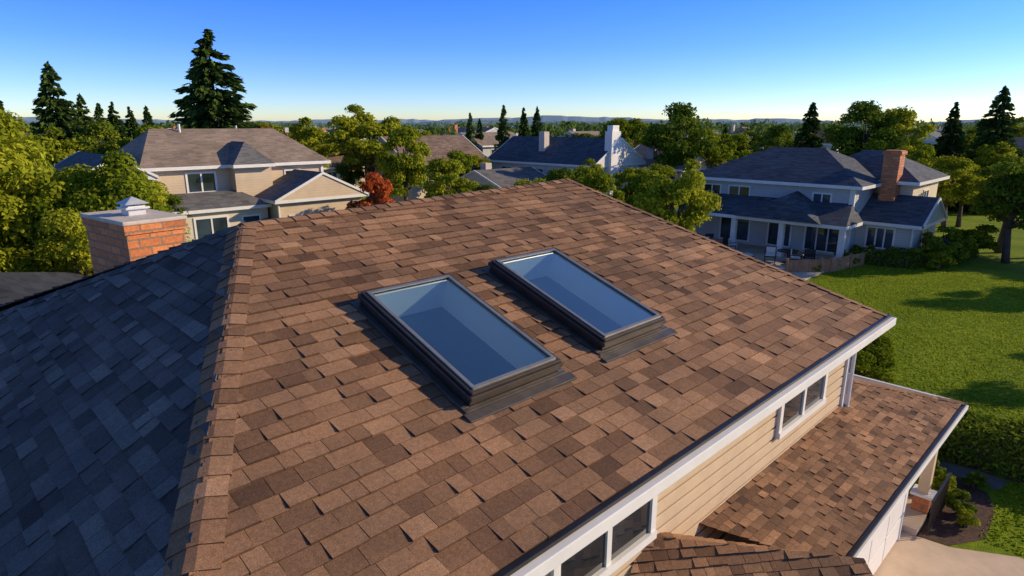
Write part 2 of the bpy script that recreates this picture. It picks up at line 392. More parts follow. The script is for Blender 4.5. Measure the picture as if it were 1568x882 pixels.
ch=empty('brick_chimney',(2.87,13.04,0)); ch.rotation_euler=(0,0,math.radians(8.2))
b=MB(); b.box(0,1.05,0,1.9,0,6.19); b.box(-.035,1.085,-.035,1.935,6.03,6.2)
b.obj('brick_stack',M_brick,ch)
b=MB(); b.box(-.06,1.11,-.06,1.96,6.202,6.28); b.obj('crown',M_concw,ch,bevel=.02)
b=MB(); b.box(.36,.68,.7,1.02,6.28,6.46); b.box(.30,.74,.64,1.08,6.40,6.44)
b.add([(.29,.63,6.5),(.75,.63,6.5),(.75,1.09,6.5),(.29,1.09,6.5),(.52,.86,6.64)],[(0,1,4),(1,2,4),(2,3,4),(3,0,4),(3,2,1,0)])
b.obj('flue_cap',M_gal,ch,bevel=.008)
# ------------------------------------------------------------------ generic neighbour houses
def hip_roof(parent,x0,x1,y0,y1,z,zr,axis,mat,ov=.45,gable=False,name='roof',inset=None):
    x0-=ov;x1+=ov;y0-=ov;y1+=ov
    if axis=='x':
        ym=(y0+y1)/2; i=0 if gable else (inset if inset is not None else (y1-y0)/2*.95)
        r0=(x0+i,ym,zr);r1=(x1-i,ym,zr)
    else:
        xm=(x0+x1)/2; i=0 if gable else (inset if inset is not None else (x1-x0)/2*.95)
        r0=(xm,y0+i,zr);r1=(xm,y1-i,zr)
    V=[(x0,y0,z),(x1,y0,z),(x1,y1,z),(x0,y1,z),r0,r1]+[(x0,y0,z-.2),(x1,y0,z-.2),(x1,y1,z-.2),(x0,y1,z-.2)]
    if axis=='x': T=[(0,1,5,4),(2,3,4,5),(1,2,5),(3,0,4)]
    else: T=[(3,0,4,5),(1,2,5,4),(0,1,4),(2,3,5)]
    side=[(0,6,7,1),(1,7,8,2),(2,8,9,3),(3,9,6,0),(9,8,7,6)]
    fm=[0,0]+[2,2]+[1]*5 if gable else [0]*4+[1]*5
    o=mk(name,V,T+side,[mat,M_white,parent.get('wm') and bpy.data.materials[parent['wm']] or M_sCream],parent,fm)
    if gable:
        b=MB(); w=.16
        def rake(p,q,dx,dy):
            b.add([p,q,(q[0],q[1],q[2]-w),(p[0],p[1],p[2]-w),(p[0]+dx,p[1]+dy,p[2]),(q[0]+dx,q[1]+dy,q[2]),(q[0]+dx,q[1]+dy,q[2]-w),(p[0]+dx,p[1]+dy,p[2]-w)],[(0,1,2,3),(4,5,6,7),(0,1,5,4),(3,2,6,7)])
        up=.02
        if axis=='x':
            for xe,r,dx in ((x0,r0,-.08),(x1,r1,.08)):
                for ye in (y0,y1): rake((xe,ye,z+up),(r[0],r[1],r[2]+up),dx,0)
        else:
            for ye,r,dy in ((y0,r0,-.08),(y1,r1,.08)):
                for xe in (x0,x1): rake((xe,ye,z+up),(r[0],r[1],r[2]+up),0,dy)
        b.obj(name+'_rake',M_white,parent)
    return o
def walls(parent,x0,x1,y0,y1,z0,z1,mat,name='walls'):
    b=MB(); b.box(x0,x1,y0,y1,z0,z1); return b.obj(name,mat,parent)
def cboards(parent,x0,x1,y0,y1,z1):
    b=MB()
    for x in (x0,x1):
        for y in (y0,y1): b.box(x-.09,x+.09,y-.09,y+.09,0,z1-.01)
    b.obj('corner_boards',M_white,parent)
def downspout(parent,x,y,z):
    b=MB(); b.tube((x,y,0),(x,y,z),.06,.06,6); b.obj('downspout',M_white,parent)
L=empty('suburban_house'); L['wm']='siding_tan'
walls(L,10.8,22,42,50,0,5.4,M_sTan); cboards(L,10.8,22,42,50,5.3)
hip_roof(L,10.8,22,42,50,5.5,7.7,'x',M_rTan,.5,False,'roof',2.0)
walls(L,7.3,10.79,41,49,0,5.0,M_sTan,'left_bay'); hip_roof(L,7.3,10.6,41,49,5.1,6.3,'y',M_rSlate,.4,True,'bay_roof')
walls(L,15.6,18.0,41.2,41.99,0,5.35,M_sTan,'bump_out'); hip_roof(L,15.7,17.7,41.0,45,5.52,6.9,'y',M_rGrey,.35,False,'bump_roof')
walls(L,17.0,22.9,38.4,41.98,0,3.3,M_sTan,'garage_wing'); hip_roof(L,17.0,22.9,38.4,43,3.4,5.0,'y',M_rGrey,.4,True,'garage_roof')
walls(L,10.6,16.8,39.6,41.97,0,3.0,M_sCream,'front_room'); hip_roof(L,10.6,16.6,39.6,43.5,3.1,3.9,'x',M_rGrey,.35,False,'porch_roof',1.2)
window_y(L,13.0,14.6,3.9,5.0,42,2,.12); window_y(L,19.3,20.3,4.2,4.9,42,2,.1); window_y(L,12.4,14.2,1.0,2.5,39.6,2,.12); window_y(L,17.7,18.6,.9,2.3,38.4,2,.1); window_y(L,8.3,9.6,3.3,4.5,41,2,.12)
window_y(L,15.2,16.2,1.0,2.4,39.6,1,.1); downspout(L,11.1,41.9,5.3); downspout(L,16.95,38.3,3.2)
b=MB(); b.tube((14,45.6,7.2),(14,45.6,8.0),.08,.08,8); b.tube((18,46.4,7.2),(18,46.4,7.9),.06,.06,8); b.obj('vent_pipes',M_gal,L)
R=empty('suburban_house'); R['wm']='siding_bluegrey'
walls(R,41,49,12.7,23,0,4.3,M_sBlue); cboards(R,41,49,12.7,23,4.2)
hip_roof(R,41,49,12.7,23,4.45,6.45,'y',M_rSlate,.6,False,'roof',4.0)
walls(R,45,51,10.6,13.5,0,4.4,M_sCream,'east_block'); hip_roof(R,44.6,51,10.6,17,4.6,6.3,'y',M_rSlate,.5,False,'roof_b',3.0)
walls(R,42.2,47,9.5,12.69,0,2.15,M_sBlue,'wing'); hip_roof(R,42.2,47,9.5,13.6,2.3,3.75,'y',M_rSlate,.4,True,'wing_roof')
window_x(R,10.6,12.0,.75,1.9,42.2,3,.1); window_x(R,14.0,15.0,3.0,3.8,41,2,.1); window_x(R,19.2,20.6,3.0,3.9,41,2,.1); window_x(R,21.3,22.5,3.0,3.9,41,2,.1)
window_x(R,13.2,15.2,.3,2.0,41,3,.1,'patio_door'); window_x(R,16.2,17.6,.3,2.0,41,2,.1,'patio_door'); window_x(R,19,21,.3,2.0,41,2,.1)
window_y(R,43.8,45,.8,1.8,9.5,2,.1); window_y(R,47.5,48.6,2.8,3.8,10.6,2,.1); downspout(R,40.9,12.85,4.3); downspout(R,42.1,9.6,2.1)
mk('porch_roof',[(38.2,12.0,2.35),(41.0,12.7,3.35),(41.0,22.5,3.35),(38.2,23.2,2.35),(41.0,12.0,2.35),(41,23.2,2.35),
  (38.2,12.0,2.15),(41,12,2.15),(41,23.2,2.15),(38.2,23.2,2.15)],[(0,1,2,3),(0,4,1),(3,2,5),(0,3,9,6),(0,6,7,4),(6,9,8,7)],[M_rSlate,M_white],R,[0,0,0,1,1,1])
mk('porch_gable_roof',[(38.0,13.4,2.36),(38.0,18.6,2.36),(41,16,3.9),(38.9,16,3.75),(41,13.4,2.4),(41,18.6,2.4)],[(0,3,1),(0,4,2,3),(1,3,2,5)],M_rSlate,R)
b=MB()
for y in (12.3,15.8,18.9,22.6): b.box(38.5,38.8,y-.15,y+.15,.1,2.15); b.box(38.42,38.88,y-.23,y+.23,.0,.5)
b.obj('porch_columns',M_white,R)
b=MB(); b.box(43.9,44.9,11.3,12.2,2.4,6.45); b.box(43.82,44.98,11.22,12.28,6.2,6.4); b.obj('chimney',M_brick,R)
def simple_house(x0,x1,y0,y1,ze,zr,axis,rm,wm,gable=True,nw=3):
    h=empty('suburban_house'); h['wm']=wm.name
    walls(h,x0,x1,y0,y1,0,ze-.12,wm); hip_roof(h,x0,x1,y0,y1,ze,zr,axis,rm,.45,gable)
    fr=MB();gl=MB()
    for i in range(nw):
        xc=x0+(x1-x0)*(i+.5)/nw; yc=y0+(y1-y0)*(i+.5)/nw; z0,z1=ze-1.7,ze-.6
        fr.box(xc-.7,xc+.7,y0-.05,y0,z0-.1,z1+.1); gl.box(xc-.6,xc-.04,y0-.07,y0-.052,z0,z1); gl.box(xc+.04,xc+.6,y0-.07,y0-.052,z0,z1)
        fr.box(x0-.05,x0,yc-.7,yc+.7,z0-.1,z1+.1); gl.box(x0-.07,x0-.052,yc-.6,yc-.04,z0,z1); gl.box(x0-.07,x0-.052,yc+.04,yc+.6,z0,z1)
    fr.obj('window_frames',M_white,h); gl.obj('window_glass',M_win,h)
    b=MB(); b.box(x0+1.2,x0+1.9,(y0+y1)/2+.4,(y0+y1)/2+1.1,ze,zr+.5); b.obj('chimney',M_brick if (x0*7)%2>1 else M_concw,h)
    return h
M1=simple_house(34,43,48,56,4.4,6.9,'x',M_rBrown,M_sCream)
M2=simple_house(44,51,35,48,4.5,6.8,'y',M_rSlate,M_sWhite)
b=MB(); b.box(45.6,46.9,34.2,34.98,0,7.4); b.box(45.8,46.7,34.3,34.9,7.4,7.9); b.obj('tall_chimney',M_white,M2)
simple_house(36,42,38,44,2.9,4.2,'x',M_rGrey,M_sCream)
simple_house(52,60,31,38,4.0,5.9,'y',M_rTan,M_sTan)
simple_house(-6,3.0,15.6,21.5,3.75,4.85,'x',M_rDark,M_sCream,False)
rg=random.Random(5)
far=[]
for i in range(56):
    for _ in range(30):
        q=rg.uniform(75,230); th=math.radians(45.7-rg.uniform(-42,42)); x=q*math.cos(th);y=q*math.sin(th)
        if all((x-a)**2+(y-b)**2>20**2 for a,b in far): break
    far.append((x,y))
    w,d=rg.uniform(8,13),rg.uniform(7,10); ze=rg.choice((3.2,4.6,5.0)); ax=rg.choice('xy')
    simple_house(x,x+w,y,y+d,ze,ze+rg.uniform(1.8,2.4),ax,rg.choice((M_rBrown,M_rTan,M_rSlate,M_rGrey)),rg.choice((M_sTan,M_sCream,M_sWhite,M_sBlue)),rg.random()<.6,2)
b=MB(); b.box(32.5,41,12.2,24,0,.06); b.obj('patio',M_patio)
def chair(x,y,a):
    e=empty('patio_chair',(x,y,.06)); e.rotation_euler=(0,0,a)
    b=MB()
    for sx in (-.28,.28):
        for sy in (-.28,.28): b.box(sx-.02,sx+.02,sy-.02,sy+.02,0,.42 if sy<0 else .95)
    b.box(-.32,.32,-.32,.32,.40,.45); b.box(-.3,.3,.27,.31,.5,.95); 
    for sx in (-.31,.31): b.box(sx-.025,sx+.025,-.3,.3,.62,.66)
    b.obj('chair_frame',M_dark,e); b=MB(); b.box(-.27,.27,-.28,.25,.452,.53); b.box(-.26,.26,.18,.265,.53,.92); b.obj('cushion',M_cloth,e,bevel=.02)
def lounge(x,y,a):
    e=empty('sun_lounger',(x,y,.06)); e.rotation_euler=(0,0,a)
    b=MB()
    for sx in (-.3,.3):
        for sy in (-.9,0,.7): b.box(sx-.02,sx+.02,sy-.02,sy+.02,0,.35)
    b.box(-.33,.33,-.95,.35,.33,.37); b.add([(-.33,.35,.35),(.33,.35,.35),(.33,.95,.85),(-.33,.95,.85)],[(0,1,2,3)]); b.obj('lounger_frame',M_dark,e)
    b=MB(); b.box(-.28,.28,-.92,.33,.372,.44); b.add([(-.28,.33,.44),(.28,.33,.44),(.28,.9,.92),(-.28,.9,.92),(-.28,.36,.37),(.28,.36,.37),(.28,.93,.85),(-.28,.93,.85)],[(0,1,2,3),(4,7,6,5),(0,3,7,4),(1,5,6,2),(3,2,6,7)]); b.obj('cushion',M_cloth,e)
for x,y,a in ((36.5,14.0,.4),(37.4,13.6,2.2),(36.2,15.3,-1.2),(37.6,18.6,1.0),(36.6,19.6,-.5),(38.0,20.4,2.6),(35.7,21.0,.3)): chair(x,y,a)
lounge(35.2,16.9,.9); lounge(35.0,18.3,.9)
t=empty('patio_table',(37.0,14.6,.06)); b=MB(); b.tube((0,0,.68),(0,0,.73),.62,.62,20); b.tube((0,0,0),(0,0,.68),.05,.05,8); b.tube((0,0,0),(0,0,.03),.3,.28,12); b.obj('table_top_and_pedestal',M_dark,t)
t=empty('patio_table',(37.0,19.4,.06)); b=MB(); b.box(-.8,.8,-.5,.5,.68,.73)
for sx in (-.7,.7):
    for sy in (-.4,.4): b.box(sx-.03,sx+.03,sy-.03,sy+.03,0,.68)
b.obj('table_top_and_legs',M_wood,t)
def fence(pts,h,name='wood_fence'):
    b=MB()
    for p,q in zip(pts,pts[1:]):
        p=Vector((*p,0));q=Vector((*q,0));Ln=(q-p).length;d=(q-p)/Ln;n=Vector((-d.y,d.x,0))*.02;k=int(Ln/.16)
        for i in range(k):
            a=p+d*(i*.16);c=a+d*.145;hh=h+random.uniform(-.01,.01)
            V=[a-n,c-n,c+n,a+n]; V=V+[v+Vector((0,0,hh)) for v in V]
            b.add(V,[(0,1,5,4),(1,2,6,5),(2,3,7,6),(3,0,4,7),(4,5,6,7)])
        for i in range(int(Ln/2)+1):
            a=p+d*min(Ln,i*2); b.box(a.x-.06,a.x+.06,a.y-.06,a.y+.06,0,h+.1)
    b.obj(name,M_wood)
fence([(34.5,13.6),(36.5,12.0),(41.8,11.0)],.75)
fence([(28,36),(33,33.5)],1.7)
# ------------------------------------------------------------------ vegetation
def quads_mesh(P,Tn,Bn,rnd):
    V=np.stack([P-Tn-Bn*.3,P+Tn*.2-Bn,P+Tn+Bn*.3,P-Tn*.2+Bn],1).reshape(-1,3)
    return V,rnd
def build_np(name,V,mats,rnd,extra=None):
    n=len(V)//4
    me=bpy.data.meshes.new(name)
    EV=np.zeros((0,3));EF=[]
    if extra: EV=np.array(extra.V);EF=extra.F
    allV=np.concatenate([V,EV]) if len(EV) else V
    loops=np.arange(n*4,dtype=np.int32); starts=np.arange(0,n*4,4,dtype=np.int32); tot=np.full(n,4,dtype=np.int32)
    if EF:
        el=np.array([i+n*4 for f in EF for i in f],dtype=np.int32); et=np.array([len(f) for f in EF],dtype=np.int32)
        es=np.concatenate([[0],np.cumsum(et)[:-1]])+n*4
        loops=np.concatenate([loops,el]);starts=np.concatenate([starts,es]).astype(np.int32);tot=np.concatenate([tot,et])
    me.vertices.add(len(allV)); me.vertices.foreach_set('co',allV.astype(np.float32).ravel())
    me.loops.add(len(loops)); me.loops.foreach_set('vertex_index',loops)
    me.polygons.add(len(starts)); me.polygons.foreach_set('loop_start',starts); 
    for mm in mats: me.materials.append(mm)
    mi=np.zeros(len(starts),dtype=np.int32); mi[n:]=1; me.polygons.foreach_set('material_index',mi)
    me.update(calc_edges=True); me.validate()
    a=me.attributes.new('rnd','FLOAT','FACE'); rr=np.concatenate([rnd,np.full(len(starts)-n,.5)]).astype(np.float32); a.data.foreach_set('value',rr)
    return me
def unit(a): return a/np.maximum(1e-9,np.linalg.norm(a,axis=-1,keepdims=True))
def leaf_cloud(rs,c,r,n,size,flat=.8):
    w=r**2; idx=rs.choice(len(r),n,p=w/w.sum())
    d=unit(rs.normal(size=(n,3))); d[:,2]=np.where(d[:,2]<-.3,-d[:,2],d[:,2])
    rad=r[idx]*(rs.uniform(.45,1.08,n)); P=c[idx]+d*rad[:,None]*np.array([1,1,flat])
    nn=unit(d+rs.normal(size=(n,3))*.55+np.array([0,0,.25])); t=unit(np.cross(nn,rs.normal(size=(n,3)))); bb=np.cross(nn,t)
    s=size*rs.uniform(.6,1.35,n)
    cr=rs.uniform(0,1,len(r))
    rnd=np.clip(.45*cr[idx]+.55*rs.uniform(0,1,n),0,1)
    V,_=quads_mesh(P,t*s[:,None],bb*s[:,None]*.62,rnd)
    return V,rnd
def decid(name,seed,h=8,R=3,n=9000,size=.14,mats=None,low=.22,ncl=38):
    rs=np.random.RandomState(seed)
    zc=h*(1+low)/2; hz=h*(1-low)/2
    c=[];r=[]
    while len(c)<ncl:
        d=unit(rs.normal(size=3)); f=rs.uniform(.35,.80); 
        p=np.array([d[0]*R*f,d[1]*R*f,zc+d[2]*hz*f*1.0])
        taper=1-.25*max(0,(p[2]-zc)/hz)
        c.append(p*np.array([taper,taper,1])); r.append(R*rs.uniform(.15,.34))
    c=np.array(c);r=np.array(r)
    V,rnd=leaf_cloud(rs,c,r,n,size)
    b=MB(); tr=.022*h+.04
    p0=Vector((0,0,-.1)); pm=Vector((rs.uniform(-.2,.2),rs.uniform(-.2,.2),h*.3)); pt=Vector((rs.uniform(-.4,.4),rs.uniform(-.4,.4),h*.72))
    b.tube(p0,pm,tr*1.3,tr*.85,9); b.tube(pm,pt,tr*.85,tr*.3,8)
    for i in range(min(14,ncl)):
        e=Vector(c[i]); s=pm.lerp(pt,rs.uniform(0,.7)); m=s.lerp(e,.5)+Vector((0,0,-.1*h*.3)); b.tube(s,m,tr*.4,tr*.25,6); b.tube(m,e,tr*.25,tr*.08,5)
    return build_np(name,V,mats or [M_leaf,M_bark],rnd,b)
def conif(name,seed,h=14,R=3.4,n=16000,size=.30):
    rs=np.random.RandomState(seed); nb=int(22*h)
    z0=h*(.06+.94*rs.uniform(0,1,nb)**.95); L=R*np.power(np.clip(1-z0/h,0,1),.85)*rs.uniform(.6,1.15,nb)+.2; az=rs.uniform(0,2*np.pi,nb)
    w=L**1.2+.25; i=rs.choice(nb,n,p=w/w.sum()); t=rs.uniform(.03,1,n)**.62
    dx=np.cos(az[i]);dy=np.sin(az[i]); lat=rs.uniform(-1,1,n)*L[i]*.26*(1.15-t)
    P=np.stack([dx*L[i]*t-dy*lat,dy*L[i]*t+dx*lat,z0[i]-.30*L[i]*t+.12*L[i]*t*t-rs.uniform(0,.3,n)],1)
    T=unit(np.stack([dx-dy*lat*.8,dy+dx*lat*.8,-.35+rs.normal(size=n)*.35],1)); nn=unit(rs.normal(size=(n,3))*.7+np.array([0,0,1])); B=unit(np.cross(nn,T))
    s=size*rs.uniform(.6,1.3,n); rnd=np.clip(rs.uniform(0,1,n)*.6+.4*t*rs.uniform(.5,1,n),0,1)
    V,_=quads_mesh(P,T*s[:,None],B*s[:,None]*.42,rnd)
    b=MB(); b.tube((0,0,-.1),(0,0,h*.5),.02*h,.012*h,8); b.tube((0,0,h*.5),(0,0,h*.98),.012*h,.01,7)
    return build_np(name,V,[M_need,M_bark],rnd,b)
DEC=[decid('deciduous_tree_mesh_%d'%i,100+i,8,3.0,11500,.115) for i in range(4)]
DECD=[decid('dark_tree_mesh_%d'%i,200+i,8,3.0,11500,.115,[M_leafd,M_bark]) for i in range(2)]
NEAR=[decid('near_tree_mesh_%d'%i,300+i,8,2.9,36000,.080,[M_leaf,M_bark],.12,60) for i in range(2)]
REDM=decid('red_tree_mesh',400,5,2.3,9000,.11,[M_red,M_bark],.15,26)
CON=[conif('conifer_mesh_%d'%i,500+i,14,5.2) for i in range(3)]
BUSH=[decid('bush_mesh_%d'%i,600+i,1.5,.9,3500,.06,[M_leafd if i else M_leaf,M_bark],.0,22) for i in range(2)]
def place(me,name,x,y,h,base_h,wr=1.0,rot=None,z=0):
    o=bpy.data.objects.new(name,me); scene.collection.objects.link(o); s=h/base_h; o.location=(x,y,z); o.scale=(s*wr,s*wr,s)
    o.rotation_euler=(0,0,random.uniform(0,6.28) if rot is None else rot); return o
def uq(u,q):   # image pixel column and depth from the camera, converted to a world position
    r=(u-784)/960/1.01*q; return (.698*q+.716*r,.716*q-.698*r)
def T(kind,x,y,h,wr=1.0):
    if kind=='c': place(random.choice(CON),'conifer_tree',x,y,h,14,wr)
    elif kind=='d': place(random.choice(DEC),'deciduous_tree',x,y,h,8,wr)
    elif kind=='k': place(random.choice(DECD),'deciduous_tree',x,y,h,8,wr)
    elif kind=='n': place(random.choice(NEAR),'deciduous_tree',x,y,h,8,wr)
    elif kind=='r': place(REDM,'red_maple_tree',x,y,h,5,wr)
    elif kind=='b': place(random.choice(BUSH),'garden_bush',x,y,h,1.5,wr)
for a in (('n',1.6,25.5,9.3,.95),('n',4.9,24.6,7.6,.9),('n',3.4,22.0,5.6,.9),('n',-1.5,27,8.6,1),('n',6.2,27.5,6.4,1),('n',.2,23.0,6.8,.9),('k',5.2,34,7.2,1),('k',1.5,36,8.5,1.1)): T(*a)
T('c',20.2,56,15.4,1.1); T('c',11.8,72,13.4,.85)
for u,q,h in ((20,62,11),(145,85,11.8),(170,88,10.8),(190,90,11),(215,92,10.4),(120,85,11.2),(240,95,10.6)): x,y=uq(u,q); T('c',x,y,h,.75)
T('d',33.3,54,10.6,1.15); T('d',28,40.4,8.6,.8); T('d',26.2,33,6.4,.95); T('r',20.6,33.0,5.1,.75); T('r',22.3,51,7.6,1)
T('d',26.7,15.9,6.9,.85); T('d',25.6,19.8,6.2,.8); T('d',24.2,22.8,5.9,.8)
T('k',53.3,31.9,10.2,1.0); T('d',57,31,8.2,1); T('c',66.9,25.6,10.1,.85)
T('k',63.4,19.2,10.3,1.0); T('d',66.5,17.6,10.3,1.0); T('c',72,14.6,10,.7); T('c',74,11.5,11.4,.9); T('d',59.7,14.4,7.4,1.0); T('d',57,11,6.2,1.0)
T('k',46.5,5.6,6.7,1.0); T('k',50,6.5,6.4,1.1); T('k',52,3.0,7,1.1)
for u,q,h in ((722,92,9.6),(772,90,10.6),(802,88,10.2),(822,90,10.4),(736,95,8.8),(1062,75,9)): x,y=uq(u,q); T('c',x,y,h,.6)
for u,q,h in ((480,70,9.4),(405,68,9.0),(430,75,8.6),(300,60,8.6),(940,78,9.4),(965,80,9.8),(650,75,8.2),(1105,66,8.0),(1140,52,6.5),(1180,70,8.2),(1465,66,8.2),(1010,44,5.8),(965,46,5.6),(860,44,5.2),(900,50,5.8),(740,40,4.4),(1090,50,5),(1550,75,9.5),(1520,58,7),(1440,56,5.8),(1480,50,5.6),(230,36,5.0),(240,58,8.6),(90,50,8.4),(30,48,9.0),(160,60,8.6),(700,58,6.2),(835,62,6.0)):
    x,y=uq(u,q); T(random.choice('dddk'),x,y,h,random.uniform(.85,1.1))
rg=random.Random(21)
for i in range(100):
    q=rg.uniform(62,170); u=rg.uniform(-40,1610); x,y=uq(u,q)
    T(rg.choice('dddkkc'),x,y,rg.uniform(4.5,7.6),rg.uniform(.85,1.15))
for a in (('k',47,-3.4,7.0,.9),('k',52,1.2,6.4,.9),('k',40,-6,6.2,.8),('k',33.0,-5.2,5.6,.8),('k',58,-6,8.0,1.1)): T(*a)
T('n',18.4,5.1,2.8,1.15); T('n',17.8,6.6,2.5,1.2)
for x,y,h in ((42.0,9.0,1.5),(41.4,8.0,1.6),(43.5,8.3,2.3),(45,7.8,2.2),(47,7.4,2.4),(41.9,12.2,.9),(41.7,11.4,1.0),(41.8,10.6,1.0),(41.6,9.9,1.1),(35.9,12.6,.6),(37.5,12.1,.7),(39,11.7,.7),(40,12.6,.8),
   (15.0,2.7,.75),(15.4,2.2,.6),(14.9,1.75,.55),(15.9,2.4,.6),(16.3,1.7,.45),(14.5,1.5,.45),(15.6,3.3,.9),(16.4,3.6,.9),(18.0,.9,.35)): T('b',x,y,h,1.1)
for i in range(16):
    x,y=uq(380+i*35,38+random.uniform(-1,3)); T('b',x,y,random.uniform(1.5,2.6),1.3)
def hedge(pts,w,h,n,size,name='hedge'):
    rs=np.random.RandomState(9); Vs=[];rr=[]; b=MB()
    tot=sum(math.dist(p,q) for p,q in zip(pts,pts[1:]))
    for p,q in zip(pts,pts[1:]):
        p=np.array(p);q=np.array(q);L_=np.linalg.norm(q-p);d=(q-p)/L_;nn=np.array([-d[1],d[0]]); m=int(n*L_/tot)
        s=rs.uniform(0,L_,m); f=rs.choice(3,m,p=[.4,.3,.3]); a=rs.uniform(-1,1,m)*w/2; z=rs.uniform(0,h,m)
        a=np.where(f==1,w/2,np.where(f==2,-w/2,a)); z=np.where(f==0,h,z)
        wob=.07*np.sin(s*3.1)+.05*np.sin(s*7.7+z*4); a=a*(1+wob); z=z*(1+wob*.6)
        off=rs.normal(size=(m,3))*.05
        P=np.stack([p[0]+d[0]*s+nn[0]*a,p[1]+d[1]*s+nn[1]*a,z],1)+off
        no=np.where((f==0)[:,None],[0,0,1.],np.where((f==1)[:,None],[nn[0],nn[1],0.3],[-nn[0],-nn[1],.3])); no=unit(no+rs.normal(size=(m,3))*.6)
        t=unit(np.cross(no,rs.normal(size=(m,3)))); bb=np.cross(no,t); sz=size*rs.uniform(.6,1.3,m)[:,None]
        V,_=quads_mesh(P,t*sz,bb*sz*.6,None); Vs.append(V); rr.append(rs.uniform(0,1,m))
        c=[p+nn*w*.42,p-nn*w*.42,q-nn*w*.42,q+nn*w*.42]; VV=[(v[0],v[1],0) for v in c]+[(v[0],v[1],h*.93) for v in c]; b.add(VV,[(4,5,6,7),(0,1,5,4),(1,2,6,5),(2,3,7,6),(3,0,4,7)])
    me=build_np(name,np.concatenate(Vs),[M_leafd,M_bark],np.concatenate(rr),b); o=bpy.data.objects.new(name,me); scene.collection.objects.link(o)
hedge([(17.0,6.5),(17.7,3.2),(19.2,-4)],1.2,.95,26000,.05)
hedge([(40.2,12.2),(40.9,9.6),(42.0,8.2),(47.5,7.5)],.8,.7,8000,.07)
def mass(name,mat,q0,q1,count,h0,h1,nl,seed,ang=52):
    rs=np.random.RandomState(seed); protos=[]
    for k in range(6):
        ncl=9; c=rs.uniform(-1,1,(ncl,3))*np.array([.6,.6,.38])+np.array([0,0,.58]); r=rs.uniform(.22,.42,ncl)
        if k>=5: c=np.stack([rs.uniform(-.08,.08,ncl),rs.uniform(-.08,.08,ncl),np.linspace(.15,.95,ncl)],1); r=np.linspace(.4,.06,ncl)
        protos.append(leaf_cloud(rs,c,r,nl,.11))
    Vs=[];rr=[]
    for i in range(count):
        q=math.sqrt(rs.uniform(q0*q0,q1*q1)); th=math.radians(45.7+rs.uniform(-ang,ang)); h=rs.uniform(h0,h1); w=h*rs.uniform(.5,.75)
        V,rd=protos[rs.randint(6)]; a=rs.uniform(0,6.28); ca,sa=math.cos(a),math.sin(a)
        X=(V[:,0]*ca-V[:,1]*sa)*w+q*math.cos(th);Y=(V[:,0]*sa+V[:,1]*ca)*w+q*math.sin(th)
        Vs.append(np.stack([X,Y,V[:,2]*h],1)); rr.append(np.clip(rd*.6+rs.uniform(0,.4),0,1))
    me=build_np(name,np.concatenate(Vs),[mat],np.concatenate(rr)); o=bpy.data.objects.new(name,me); scene.collection.objects.link(o)
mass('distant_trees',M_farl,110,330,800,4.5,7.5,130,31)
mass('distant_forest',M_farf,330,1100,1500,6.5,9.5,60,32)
def hills(name,q,h,mat,seed):
    n=240; V=[];F=[]; rs=np.random.RandomState(seed); ph=rs.uniform(0,6.28,6)
    for i in range(n+1):
        a=math.radians(45.7-65+130*i/n); z=h*(.62+.18*math.sin(a*7+ph[0])+.1*math.sin(a*19+ph[1])+.05*math.sin(a*57+ph[2])+rs.uniform(-.05,.05))
        V+=[(q*math.cos(a),q*math.sin(a),-2),((q+150)*math.cos(a),(q+150)*math.sin(a),z),((q+600)*math.cos(a),(q+600)*math.sin(a),-2)]
    for i in range(n):
        for k in (0,1): F.append((3*i+k,3*i+3+k,3*i+4+k,3*i+1+k))
    mk(name,V,F,mat)
hills('hills',1500,20,plain('hazed_hill_forest',(.14,.22,.24),1,0,.25,.03),1)  # aerial haze tinted into the base colour of the hills
hills('hills',2600,46,plain('hazed_far_hill_forest',(.22,.33,.42),1,0,.12,.01),2)  # farther ridge, stronger blue haze painted into its colour
# ------------------------------------------------------------------ ground
m,nt,bs,o=newmat('lawn')
pos=geo_pos(nt)
n1=noise(nt,.35,5,pos);n2=noise(nt,6,5,pos);n3=noise(nt,45,3,pos)
r1=ramp(nt,[(.3,(.12,.185,.010)),(.55,(.20,.275,.015)),(.75,(.30,.35,.025))]); nt.links.new(n1.outputs[0],r1.inputs[0])
r2=ramp(nt,[(.3,(.72,.72,.66)),(.7,(1.2,1.2,1.15))]); nt.links.new(n2.outputs[0],r2.inputs[0])
r3=ramp(nt,[(.3,(.75,.75,.7)),(.7,(1.2,1.2,1.2))]); nt.links.new(n3.outputs[0],r3.inputs[0])
c=mix(nt,1,r1.outputs[0],r2.outputs[0],'MULTIPLY'); c=mix(nt,1,c,r3.outputs[0],'MULTIPLY'); nt.links.new(c,bs.inputs['Base Color']); bs.inputs['Roughness'].default_value=.95
bs.inputs['Specular IOR Level'].default_value=.1
bump(nt,bs,n3.outputs[0],.8,.05)
mk('ground',[(-4000,-4000,0),(4000,-4000,0),(4000,4000,0),(-4000,4000,0)],[(0,1,2,3)],m)
mk('driveway',[(5,-12,.004),(14.1,-6,.004),(14.1,.6,.004),(13.5,1.6,.004),(13.4,2.39,.004),(5,2.39,.004)],[(0,1,2,3,4,5)],M_conc)
b=MB(); b.box(11.0,11.02,-8,2.38,.0045,.006); b.box(8,14.05,-.6,-.58,.0045,.006); b.obj('driveway_joint',M_path)
mk('mulch_bed',[(13.42,2.14,.008),(13.55,1.6,.008),(14.3,1.15,.008),(15.6,1.2,.008),(16.3,1.45,.008),(16.6,2.2,.008),(16.6,4.2,.008),(14.92,4.2,.008),(14.92,2.14,.008)],[tuple(range(9))],M_mulch)
mk('garden_path',[(16.62,1.3,.012),(17.2,1.2,.012),(17.3,4.5,.012),(16.62,4.5,.012)],[(0,1,2,3)],M_path)
